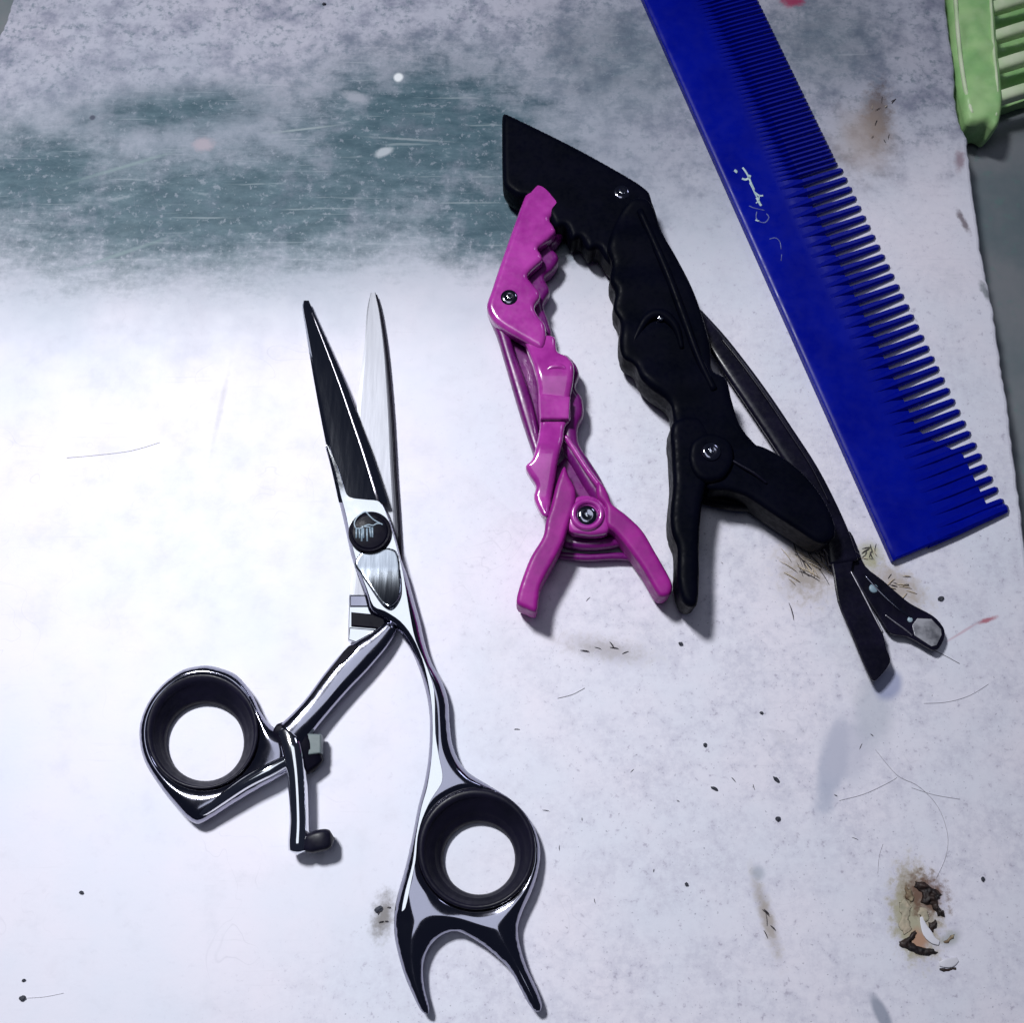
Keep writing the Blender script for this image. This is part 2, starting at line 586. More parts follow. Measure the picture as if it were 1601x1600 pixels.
    # stain spots and blue-grey patches with a shape of their own: (px, py, rx, ry, rot, colour, strength, soft, noise amount)
    patches = [
        (1372, 180, 22, 56, 8, (0.10, 0.065, 0.05), 0.75, 0.7, nF, 1.3),
        (1350, 215, 45, 60, 10, (0.42, 0.33, 0.28), 0.6, 0.8, nM, 0.8),
        (1262, 885, 34, 46, 10, (0.30, 0.25, 0.19), 0.75, 0.8, nF, 1.4),
        (1405, 918, 40, 22, 40, (0.36, 0.28, 0.20), 0.7, 0.8, nF, 1.4),
        (1360, 868, 16, 20, 0, (0.34, 0.33, 0.12), 0.7, 0.7, nF, 0.9),
        (945, 1015, 50, 14, 10, (0.30, 0.27, 0.27), 0.6, 0.9, nF, 1.5),
        (1198, 1432, 8, 44, -14, (0.30, 0.25, 0.19), 0.7, 0.8, nF, 1.3),
        (600, 1432, 13, 26, 10, (0.14, 0.12, 0.10), 0.8, 0.8, nF, 1.2),
        (345, 640, 4, 60, 6, (0.50, 0.47, 0.46), 0.4, 0.8, nF, 1.0),
        (1238, 2, 20, 12, 0, (0.35, 0.02, 0.09), 0.9, 0.5, nF, 0.8),
        (1542, 970, 16, 3, -18, (0.42, 0.06, 0.10), 0.8, 0.6, nF, 1.2),
        (1505, 988, 30, 1.8, -30, (0.55, 0.30, 0.38), 0.5, 0.6, nF, 0.6),
        (1300, 1205, 18, 66, 18, (0.42, 0.45, 0.58), 0.75, 0.4, nM, 0.9),  # run of blue-grey patches up to the section clip's end
        (1324, 1172, 32, 46, 20, (0.54, 0.54, 0.66), 0.65, 0.5, nM, 0.8),
        (1366, 1110, 26, 52, 10, (0.48, 0.51, 0.60), 0.6, 0.5, nM, 0.5),
        (1387, 1070, 20, 24, 20, (0.30, 0.33, 0.52), 0.8, 0.35, nM, 0.3),
        (1378, 1586, 9, 26, -25, (0.24, 0.27, 0.36), 0.8, 0.4, nM, 0.4),
        (1185, 1365, 9, 9, 0, (0.34, 0.38, 0.46), 0.6, 0.6, nM, 0.3),
        (1432, 1425, 34, 62, 0, (0.40, 0.35, 0.27), 0.85, 0.35, nF, 0.9),
        (1420, 1440, 20, 40, 0, (0.42, 0.40, 0.28), 0.8, 0.5, nF, 0.9),
        (1448, 1400, 26, 26, 0, (0.13, 0.055, 0.035), 0.85, 0.5, nF, 1.3),
        (1436, 1470, 12, 14, 0, (0.46, 0.24, 0.16), 0.8, 0.5, nF, 0.6),
        (1485, 1468, 14, 8, -30, (0.34, 0.36, 0.34), 0.7, 0.6, nF, 0.8),
        (600, 238, 16, 8, -25, (0.45, 0.49, 0.54), 0.9, 0.4, nF, 0.5),
        (318, 226, 18, 13, 0, (0.42, 0.36, 0.42), 0.8, 0.5, nF, 0.8),
        (623, 121, 8, 9, 0, (0.80, 0.83, 0.87), 1.0, 0.35, nF, 0.2),
        (556, 152, 22, 10, 20, (0.36, 0.38, 0.45), 0.8, 0.6, nF, 0.9),
        (475, 202, 50, 2.0, -8, (0.30, 0.36, 0.39), 0.8, 0.6, nF, 0.8),
        (190, 262, 75, 3, -20, (0.22, 0.30, 0.32), 0.7, 0.8, nF, 0.9),
        (195, 395, 70, 3, -22, (0.22, 0.30, 0.32), 0.6, 0.8, nF, 0.9),
        (640, 218, 60, 2.0, 4, (0.28, 0.33, 0.37), 0.7, 0.7, nF, 0.8),
        (145, 184, 5, 5, 0, (0.05, 0.06, 0.10), 0.9, 0.4, nF, 0.2),
        (1505, 345, 5, 22, -18, (0.14, 0.10, 0.12), 0.8, 0.6, nF, 1.2),
        (1500, 250, 8, 20, 10, (0.25, 0.14, 0.18), 0.7, 0.7, nF, 1.2),
        (1540, 455, 6, 16, -20, (0.08, 0.11, 0.12), 0.7, 0.6, nF, 1.0),
    ]
    for (px, py, rx, ry, rot, c, st, so, nz_, amp) in patches:
        base = mixc(nt, mask_ellipse(nt, v, px, py, rx, ry, rot, so, nz_, amp, st), base, c)
    nt.links.new(base, b.inputs["Base Color"])
    nt.links.new(mapr(nt, nM, 0.3, 0.7, 0.46, 0.62), b.inputs["Roughness"])
    b.inputs["Specular IOR Level"].default_value = 0.3
    nB = noise(nt, v, 700, 2, 0.7)
    bump(nt, b, nB, 0.12, 0.0002)
    return m


def lower_material():
    m, nt, b = new_mat("blue_grey_shelf")
    v = obj_vec(nt)
    n = noise(nt, v, 40, 5)
    n2 = noise(nt, v, 350, 5)
    c = mixc(nt, mapr(nt, n, 0.3, 0.7), (0.11, 0.15, 0.17), (0.20, 0.21, 0.23))
    c = mixc(nt, mapr(nt, n2, 0.55, 0.75, 0, 0.4), c, (0.10, 0.22, 0.20))
    nt.links.new(c, b.inputs["Base Color"])
    b.inputs["Roughness"].default_value = 0.55
    bump(nt, b, n2, 0.2, 0.0004)
    return m


# ------------------------------------------------------------------ the setting
def build_worktop():
    edge = []
    # right edge, slightly ragged, read from the far side to the near side
    right = [(1450, -260), (1466, -120), (1478, 0), (1486, 60), (1493, 110), (1494, 150), (1500, 190), (1512, 215), (1516, 250), (1522, 300), (1528, 345), (1534, 390),
             (1542, 430), (1551, 470), (1559, 520), (1566, 570), (1574, 620), (1582, 680), (1590, 740), (1597, 800), (1604, 860), (1622, 1000), (1664, 1350), (1704, 1700)]
    left = [(-170, 1700), (-120, 1200), (-80, 700), (-30, 250), (-8, 80), (6, 40), (14, 16), (20, -6), (34, -60), (60, -260)]
    r2 = smooth_open(right, 5)
    l2 = smooth_open(left, 5)
    rr = random.Random(3)
    px = [(x + rr.uniform(-1.2, 1.2), y) for x, y in r2] + [(x + rr.uniform(-1, 1), y) for x, y in l2]
    o = slab("worktop", px, worktop_material(), None, -0.012, 0.0, bevel=0.0011, seg=3)
    tag(o, kind="structure")
    lo = [(-700, -700), (2400, -700), (2400, 2300), (-700, 2300)]
    s = slab("lower_shelf", lo, lower_material(), None, -0.022, -0.012 - 0.0002, bevel=0)
    tag(s, kind="structure")


build_worktop()


# ------------------------------------------------------------------ scissors
def build_scissors():
    c = P(600, 1000, 0)
    S = thing("hair_scissors", (c.x, c.y, 0), "polished steel hairdressing scissors lying open with black ring inserts and a round black pivot screw", "scissors")

    # dark upper blade, hollow ground: cross sections from tip to heel
    L = [(475, 470), (473, 482), (478, 515), (485, 560), (494, 612), (503, 660), (512, 705), (521, 745), (530, 786)]
    Rr = [(483, 470), (488, 482), (502, 513), (520, 553), (541, 602), (561, 655), (578, 700), (593, 745), (606, 786)]
    zt = [2.4, 2.7, 3.0, 3.4, 3.8, 4.15, 4.45, 4.7, 4.95]
    prof = [(0.0, -1.5), (0.0, -0.55), (0.10, 0.0), (0.14, 0.0), (0.30, 0.015), (0.46, 0.02), (0.62, 0.02), (0.74, 0.01), (0.78, 0.0), (0.84, -0.02), (1.0, -0.22), (1.0, -1.1), (0.5, -1.5)]
    l2, r2, z2 = smooth_open(L, 4), smooth_open(Rr, 4), smooth_open([(z, 0) for z in zt], 4)[:, 0]
    verts, faces = [], []
    n = len(prof)
    for i in range(len(l2)):
        for (f, dz) in prof:
            q = l2[i] * (1 - f) + r2[i] * f
            sc_ = 1.0 if i > 3 else 0.5
            verts.append(P(q[0], q[1], (z2[i] + dz * sc_) * MM))
    for i in range(len(l2) - 1):
        for k in range(n):
            l = (k + 1) % n
            faces.append([i * n + k, i * n + l, (i + 1) * n + l, (i + 1) * n + k])
    faces.append(list(range(n)))
    faces.append([(len(l2) - 1) * n + k for k in range(n)])
    ob = link("blade", verts, faces, BLADE, S, smooth=False)
    ob["label"] = "upper blade with a dark mirror-like hollow face"
    # light grey strip painting the highlight along the upper blade's ridge
    path = []
    for t in np.linspace(0.16, 0.985, 16):
        i = t * (len(l2) - 1)
        a = int(i)
        w = i - a
        lq = l2[a] * (1 - w) + l2[min(a + 1, len(l2) - 1)] * w
        rq = r2[a] * (1 - w) + r2[min(a + 1, len(l2) - 1)] * w
        zz = z2[a]
        q = lq * 0.19 + rq * 0.81
        path.append((q[0], q[1], zz + 0.03, 0.7 + 1.5 * t, 0.10))
    sweep("ridge_highlight", path, BRUSH, ob, sm=0, n=8)

    # lower blade, matt inner face
    L = [(580, 458), (576, 474), (573, 495), (570, 540), (564, 590), (559, 630), (557, 680), (556, 740), (556, 800), (552, 870), (546, 935)]
    Rr = [(587, 457), (591, 470), (596, 490), (604, 541), (610, 599), (615, 665), (619, 740), (623, 800), (626, 850), (628, 890), (628, 935)]
    l2, r2 = smooth_open(L, 4), smooth_open(Rr, 4)
    prof = [(0.0, -1.3), (0.0, -0.1), (0.10, 0.0), (0.45, 0.0), (0.86, 0.02), (0.90, -0.05), (1.0, -0.8), (1.0, -1.3)]
    verts, faces = [], []
    n = len(prof)
    for i in range(len(l2)):
        for (f, dz) in prof:
            q = l2[i] * (1 - f) + r2[i] * f
            verts.append(P(q[0], q[1], (1.7 + dz * (0.5 if i < 3 else 1)) * MM))
    for i in range(len(l2) - 1):
        for k in range(n):
            l = (k + 1) % n
            faces.append([i * n + k, i * n + l, (i + 1) * n + l, (i + 1) * n + k])
    faces.append(list(range(n)))
    faces.append([(len(l2) - 1) * n + k for k in range(n)])
    lb = link("blade", verts, faces, INNER, S, smooth=False)
    lb["label"] = "lower blade with a pale brushed inner face"
    path = []
    for i in range(2, len(l2) - 4, 2):
        path.append((r2[i][0] - 0.5, r2[i][1], 1.1, 2.2, 0.55))
    sweep("blade_spine", path, SCREW, lb, sm=0, n=10)

    # handle of the upper blade: pivot plate, shank, finger ring and crown in one rounded body
    out = [(506, 688), (519, 740), (527, 775), (536, 813), (546, 860), (555, 890), (568, 927), (577, 956), (596, 966), (622, 985), (640, 1012), (655, 1046), (666, 1085), (671, 1125),
           (669, 1181), (662, 1225), (653, 1259), (643, 1310), (632, 1358), (620, 1400), (615, 1430), (616, 1469), (629, 1521), (646, 1562), (658, 1584), (668, 1588), (670, 1578), (662, 1545),
           (660, 1515), (665, 1493), (677, 1474), (695, 1461), (716, 1458), (747, 1474), (774, 1495), (797, 1519), (813, 1547), (826, 1571), (837, 1584), (846, 1582), (847, 1570),
           (838, 1545), (822, 1510), (812, 1475), (810, 1450), (818, 1425), (832, 1395), (842, 1362), (845, 1330), (838, 1300), (822, 1272), (797, 1248), (760, 1225), (732, 1207), (716, 1187),
           (706, 1160), (702, 1125), (700, 1095), (691, 1065), (675, 1036), (664, 1006), (655, 967), (646, 935), (635, 895), (626, 871), (617, 834), (608, 805), (599, 786),
           (592, 780), (570, 778), (546, 775), (537, 760), (524, 722)]
    y1 = P(700, 1395, 0).y
    y2 = P(700, 1440, 0).y

    def rf(x, y):
        t = min(max((y1 - y) / (y1 - y2), 0), 1)
        return (2.2 + 3.4 * t) * MM
    zc = 3.0
    body = inflate("handle", out, DARKCHROME, S, zc * MM, 2.0 * MM, 2.8 * MM, 2.2 * MM, holes=[ellipse_px(745, 1328, 87, 90, 60)], step=0.26 * MM, rfun=rf, relax=6)
    # flat polished face on top of the shank
    face = [(510, 692), (524, 735), (533, 775), (541, 805), (550, 850), (560, 885), (574, 922), (584, 948), (602, 956), (626, 972), (644, 995), (660, 1030), (671, 1075), (676, 1120),
            (675, 1180), (668, 1230), (659, 1262), (650, 1310), (645, 1350), (634, 1392), (628, 1425), (634, 1420), (642, 1385), (650, 1345), (653, 1310), (660, 1282), (674, 1251), (690, 1226), (692, 1210), (687, 1185), (681, 1147), (679, 1080), (668, 1044), (650, 1001),
            (642, 965), (636, 930), (630, 895), (622, 862), (613, 830), (606, 808), (597, 789), (590, 783), (570, 781), (546, 777), (538, 762), (527, 728)]
    slab("polished_face", face, CHROME, body, (zc + 1.5) * MM, (zc + 2.06) * MM, bevel=0.05 * MM, sm=3)
    # scooped thumb flat below the screw
    y0 = P(600, 885, 5.6 * MM).y

    def scoop(x, y):
        d = max(0.0, (y0 - y)) / MM
        return (0.023 * d * d) * MM
    slab_pts = smooth_closed([(554, 882), (566, 862), (600, 856), (621, 862), (627, 895), (628, 928), (620, 945), (609, 952), (596, 944), (577, 917), (563, 897)], 4)
    dish = inflate("thumb_scoop", list(map(tuple, slab_pts)), SCOOP, body, (zc + 1.9) * MM, 0.28 * MM, 0.3 * MM, 0.5 * MM, step=0.25 * MM, zfun=scoop, sm=False)
    # pivot screw with its emblem
    rings = [(4.7, 4.7), (5.9, 4.75), (6.3, 4.55), (6.4, 4.3), (6.25, 4.2), (6.25, 4.0), (6.45, 3.9), (6.5, 3.7), (6.5, 0.0)]
    scr = lathe("pivot_screw", 578, 831, rings, SCREW, S, n=56)
    s = 90 / 1600.0
    strokes = [[(380, 690), (340, 560), (390, 420), (500, 310), (650, 235), (760, 340), (880, 450), (1000, 520), (1130, 590)],
               [(380, 690), (520, 690), (640, 620), (740, 590), (860, 610), (960, 560), (1060, 560)],
               [(400, 700), (395, 960)], [(480, 700), (490, 960)], [(590, 690), (600, 960)], [(560, 700), (545, 1050)], [(690, 690), (700, 1050)], [(770, 680), (800, 930)], [(840, 660), (850, 940)],
               [(540, 650), (620, 640), (800, 660)]]
    for st in strokes:
        pth = [(535 + a * s, 790 + b * s - 2.5, 6.52, 1.15 if len(st) > 2 else 1.5, 0.05) for a, b in st]
        sweep("emblem_line", pth, EMBLEM, scr, sm=4 if len(st) > 2 else 0, n=6)

    # black insert of the finger ring
    open_lathe("ring_insert", [(749, 1343, 56.5, 56.5, 0.4), (749, 1343, 56, 56, 1.2), (748, 1341, 60, 60, 2.0), (747, 1338, 66, 66.5, 2.5), (747, 1337, 67.5, 68, 3.0), (747, 1335, 74, 75, 3.3), (746, 1333.5, 75.5, 77, 3.9), (746, 1331, 82, 84, 4.3), (746, 1330, 83.5, 85.5, 4.9),
                               (745, 1329, 89, 92, 5.0), (745, 1328, 92, 95, 4.6), (745, 1328, 92, 95, 1.4), (747, 1335, 75, 77, 0.3)], RUBBER, S)

    # tang of the lower blade: its reflections built as dark and bright bands
    tang = [[(547, 931), (574, 931), (580, 949), (547, 949)], [(549, 957), (600, 962), (604, 984), (549, 979)], [(546, 981), (604, 986), (600, 1008), (572, 1010), (544, 1001)]]
    for q, (zz0, zz1) in zip(tang, ((1.6, 2.9), (1.4, 3.2), (1.2, 3.0))):
        slab("tang_reflection", q, (DARKCHROME, SCREW, CHROME)[tang.index(q)], S, zz0 * MM, zz1 * MM, bevel=0.25 * MM)
    slab("tang", [(546, 930), (600, 930), (626, 960), (612, 1002), (590, 1012), (544, 1002)], CHROME, S, 0.9 * MM, 2.55 * MM, bevel=0.2 * MM)
    # swivel arm
    arm = [(612, 980, 2.9, 11, 1.4), (590, 1004, 3.0, 17, 1.6), (560, 1030, 3.1, 23, 1.8), (528, 1065, 3.2, 22, 1.9), (497, 1104, 3.2, 20, 2.0), (475, 1130, 3.3, 21, 2.2), (458, 1150, 3.4, 24, 2.6)]
    sweep("swivel_arm", arm, DARKCHROME, S, power=2.6)
    slab("arm_facet", smooth_closed([(560, 1012), (545, 1010), (520, 1042), (497, 1074), (478, 1102), (486, 1104), (508, 1078), (536, 1042)], 3), SCREW, S, 3.6 * MM, 4.95 * MM, bevel=0.2 * MM)
    # swivel joint
    sweep("swivel_joint", [(432, 1143, 3.0, 10, 1.8), (448, 1150, 3.1, 22, 2.0), (464, 1164, 3.1, 27, 2.1), (476, 1184, 3.0, 25, 2.0), (488, 1202, 2.8, 20, 1.7)], SCREW, S, power=4.0)
    slab("joint_stop", [(480, 1147), (502, 1148), (502, 1178), (481, 1181)], STOP, S, 2.0 * MM, 5.0 * MM, bevel=0.3 * MM)
    # finger rest hanging from the joint, with rubber bumper
    sweep("finger_rest", [(447, 1140, 4.2, 13, 1.2), (457, 1168, 4.4, 15, 1.9), (464, 1205, 4.3, 14, 2.2), (467, 1245, 4.0, 13.5, 2.2), (468, 1285, 3.7, 13.5, 2.1), (467, 1315, 3.6, 14.5, 2.3), (466, 1330, 3.5, 13, 2.1)], CHROME, S, power=2.4)
    sweep("bumper", [(477, 1322, 3.6, 10, 1.6), (486, 1319, 3.6, 14, 2.0), (500, 1315, 3.6, 15, 2.2), (511, 1313, 3.5, 14.5, 2.1), (517, 1312, 3.4, 12, 1.7)], RUBBER, S, n=24, power=3.6)
    # thumb ring
    out = [(315, 1038), (277, 1047), (240, 1078), (219, 1113), (213, 1150), (221, 1189), (245, 1229), (271, 1262), (291, 1282), (306, 1288), (324, 1280), (352, 1262), (395, 1236), (436, 1213), (452, 1200),
           (456, 1172), (448, 1150), (436, 1142), (420, 1132), (404, 1111), (389, 1080), (367, 1054), (343, 1043)]
    y1r = P(300, 1200, 0).y
    y2r = P(300, 1260, 0).y
    ring = inflate("thumb_ring", out, DARKCHROME, S, 3.0 * MM, 2.2 * MM, 2.8 * MM, 3.2 * MM, holes=[ellipse_px(317, 1146, 82, 84, 60)], step=0.34 * MM, relax=2)
    open_lathe("ring_insert", [(321, 1161, 61, 61, 0.4), (321, 1161, 60.5, 60.5, 1.1), (320, 1158, 64, 65, 1.9), (319.5, 1155, 69, 70, 2.4), (319, 1153, 70.5, 72, 3.0), (318, 1149, 77, 79, 3.5), (317.5, 1148, 78.5, 81, 4.1), (316, 1144, 84, 87, 4.6),
                               (316, 1143, 88, 91, 4.5), (317, 1146, 86, 88, 2.6), (319, 1152, 76, 78, 0.4)], RUBBER, S)
    # ridge running from the joint along the outside of the thumb ring
    sweep("ring_ridge", [(448, 1190, 4.4, 9, 1.2), (420, 1205, 4.8, 10, 1.4), (385, 1224, 4.8, 9, 1.3), (350, 1248, 4.4, 8, 1.2), (322, 1268, 3.9, 7, 1.2), (306, 1276, 3.4, 6, 1.2)], CHROME, ring, n=14)
    return S


build_scissors()


# ------------------------------------------------------------------ crocodile clips
def rivet_head(px, py, z, r, parent, mat=DARKCHROME):
    o = lathe("rivet", px, py, [(z - 0.8, r * 1.0), (z, r), (z + 0.35, r * 0.85), (z + 0.45, r * 0.55), (z + 0.40, r * 0.45), (z + 0.40, 0.0)], mat, parent, n=24)
    sweep("rivet_slot", [(px - 4.0, py - 3.5, z + 0.46, 2.0, 0.10), (px - 0.5, py + 1.5, z + 0.48, 2.4, 0.12), (px + 4, py + 1.5, z + 0.46, 1.8, 0.10)], CHROME, o, n=8, sm=3)
    return o


sweep_path = sweep


def build_pink_clip():
    MT = 1.15 * MM   # the clip stands this much taller than it is drawn
    sweep = lambda n_, pth, *a_, **k_: sweep_path(n_, [(q[0], q[1], q[2] * 1.15, q[3], q[4] * 1.15) for q in pth], *a_, **k_)
    rivet = lambda x_, y_, z_, *a_: rivet_head(x_, y_, z_ * 1.15, *a_)
    c = P(880, 650, 0)
    K = thing("crocodile_clip", (c.x, c.y, 0), "small magenta pink plastic crocodile hair clip with toothed jaws, left of the black clip", "hair clip", "crocodile clips")
    # back jaw, darker and lower
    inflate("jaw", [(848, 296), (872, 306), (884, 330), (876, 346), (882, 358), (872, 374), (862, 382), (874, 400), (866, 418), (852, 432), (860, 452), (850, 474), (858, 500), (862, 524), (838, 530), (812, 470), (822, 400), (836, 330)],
            PINKSHADE, K, 3.0 * MT, 2.2 * MT, 2.6 * MT, 1.2 * MT, wall=1.0 * MT, step=0.3 * MM)["label"] = "shaded lower jaw"
    # front jaw
    inflate("jaw", [(841, 283), (855, 288), (868, 301), (878, 316), (870, 329), (860, 340), (865, 350), (869, 360), (858, 373), (842, 386), (847, 396), (848, 405), (836, 416), (825, 429), (832, 440), (845, 459), (836, 477), (842, 492), (852, 505), (854, 530), (846, 545),
                    (820, 532), (786, 512), (770, 498), (761, 477), (769, 450), (781, 414), (802, 354), (822, 301), (832, 288)],
            PINK, K, 6.4 * MT, 1.9 * MT, 1.6 * MT, 1.3 * MT, wall=0.9 * MT, step=0.3 * MM)["label"] = "magenta upper jaw with round teeth"
    rivet(796, 464, 8.2, 2.1, K)
    # strap on the outer side
    sweep("side_strap", [(772, 488, 4.6, 11, 2.2), (786, 524, 4.2, 10, 2.0), (797, 560, 3.8, 10, 1.9), (812, 605, 3.4, 12, 1.9), (824, 645, 3.2, 12, 1.9), (834, 682, 3.0, 10, 1.8), (842, 712, 3.0, 8, 1.8), (848, 745, 3.0, 8, 1.8)], PINKSHADE, K, power=3, n=20)
    inflate("shade_infill", [(784, 516), (812, 528), (834, 552), (846, 600), (848, 660), (846, 716), (838, 704), (822, 644), (806, 594), (790, 548)], PINKSHADE, K, 2.0 * MT, 1.4 * MT, 1.6 * MT, 1.0 * MT, wall=0.6 * MT, step=0.35 * MM)  # dark sheet added as the shade between strap and body
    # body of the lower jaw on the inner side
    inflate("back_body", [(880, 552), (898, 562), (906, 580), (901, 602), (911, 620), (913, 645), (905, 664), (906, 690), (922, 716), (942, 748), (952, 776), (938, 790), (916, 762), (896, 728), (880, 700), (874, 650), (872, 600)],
            PINKSHADE, K, 3.4 * MT, 2.4 * MT, 2.8 * MT, 1.6 * MT, wall=0.8 * MT, step=0.32 * MM)
    sweep("side_rail", [(884, 684, 6.0, 4.5, 0.9), (900, 708, 6.1, 4.5, 0.9), (918, 736, 6.3, 4.5, 0.9), (938, 762, 6.6, 5, 0.9)], PINK, K, n=12)
    # front body, a broad strap in three bends
    za = P(860, 560, 7 * MT).y
    zb = P(860, 720, 7 * MT).y

    def wave(x, y):
        t = (za - y) / (za - zb)
        return 0.95 * MT * math.sin(t * 2.6 * math.pi) * 0.75
    inflate("body", [(838, 500), (852, 518), (868, 523), (872, 546), (888, 556), (897, 572), (896, 598), (892, 620), (893, 650), (884, 664), (880, 690), (872, 722), (868, 748), (862, 780), (858, 806), (848, 804), (838, 784), (835, 772), (838, 757), (828, 742),
                     (822, 729), (832, 718), (840, 690), (844, 660), (842, 630), (841, 600), (834, 570), (824, 540), (818, 516)],
            PINK, K, 6.7 * MT, 1.6 * MT, 1.4 * MT, 1.1 * MT, wall=0.8 * MT, step=0.3 * MM, zfun=wave)
    sweep("body_bump", [(846, 594, 7.9, 3, 0.3), (858, 578, 8.4, 5, 0.7), (872, 574, 8.5, 6, 0.8), (884, 580, 8.3, 5, 0.7), (890, 594, 7.9, 3, 0.4)], PINK, K, n=12)
    slab("cross_band", [(843, 614), (892, 620), (890, 655), (845, 655)], PINK, K, 6.4 * MT, 8.65 * MT, bevel=0.35 * MT)
    inflate("back_plate", [(862, 742), (884, 712), (904, 708), (924, 738), (946, 770), (956, 812), (944, 846), (912, 856), (880, 850), (862, 820)], PINKSHADE, K, 2.4 * MT, 1.8 * MT, 2.2 * MT, 1.2 * MT, wall=0.8 * MT, step=0.35 * MM)
    # thumb levers
    inflate("lever", [(882, 728), (890, 744), (900, 764), (900, 786), (890, 818), (879, 852), (860, 888), (846, 916), (842, 940), (838, 956), (822, 951), (808, 942), (812, 918), (829, 872), (849, 838), (854, 812), (862, 788), (870, 756)],
            PINKMATT, K, 5.2 * MT, 3.0 * MT, 4.6 * MT, 0.9 * MT, wall=2.2 * MT, step=0.3 * MM)
    inflate("lever", [(934, 752), (944, 758), (952, 772), (957, 786), (982, 806), (1005, 829), (1024, 861), (1045, 898), (1052, 916), (1046, 931), (1030, 930), (1006, 890), (982, 856), (962, 832), (948, 820), (946, 792), (934, 776)],
            PINKMATT, K, 5.0 * MT, 3.0 * MT, 4.4 * MT, 0.9 * MT, wall=2.2 * MT, step=0.3 * MM)
    inflate("hinge_plate", [(888, 790), (902, 776), (922, 774), (942, 784), (952, 806), (952, 830), (938, 836), (914, 836), (890, 828)], PINK, K, 6.0 * MT, 1.6 * MT, 2.0 * MT, 0.9 * MT, wall=0.9 * MT, step=0.28 * MM)
    sweep("hinge_ring", [(918 + 22 * math.cos(a), 805 + 21 * math.sin(a), 7.6, 5, 0.7) for a in np.linspace(0, 2 * math.pi, 16, endpoint=False)], PINK, K, closed=True, n=12, sm=2)
    rivet(918, 805, 8.1, 2.3, K)
    # steel spring bar under the hinge
    sweep("spring_bar", [(884, 848, 3.0, 8, 1.0), (915, 852, 3.4, 9, 1.2), (950, 850, 3.4, 9, 1.2), (972, 846, 3.0, 8, 1.0)], PINKSHADE, K, n=14)
    sweep("spring_bar", [(872, 868, 1.6, 6, 0.8), (915, 872, 1.8, 6, 0.8), (960, 870, 1.8, 6, 0.8), (990, 872, 1.6, 6, 0.8)], PINKSHADE, K, n=12)


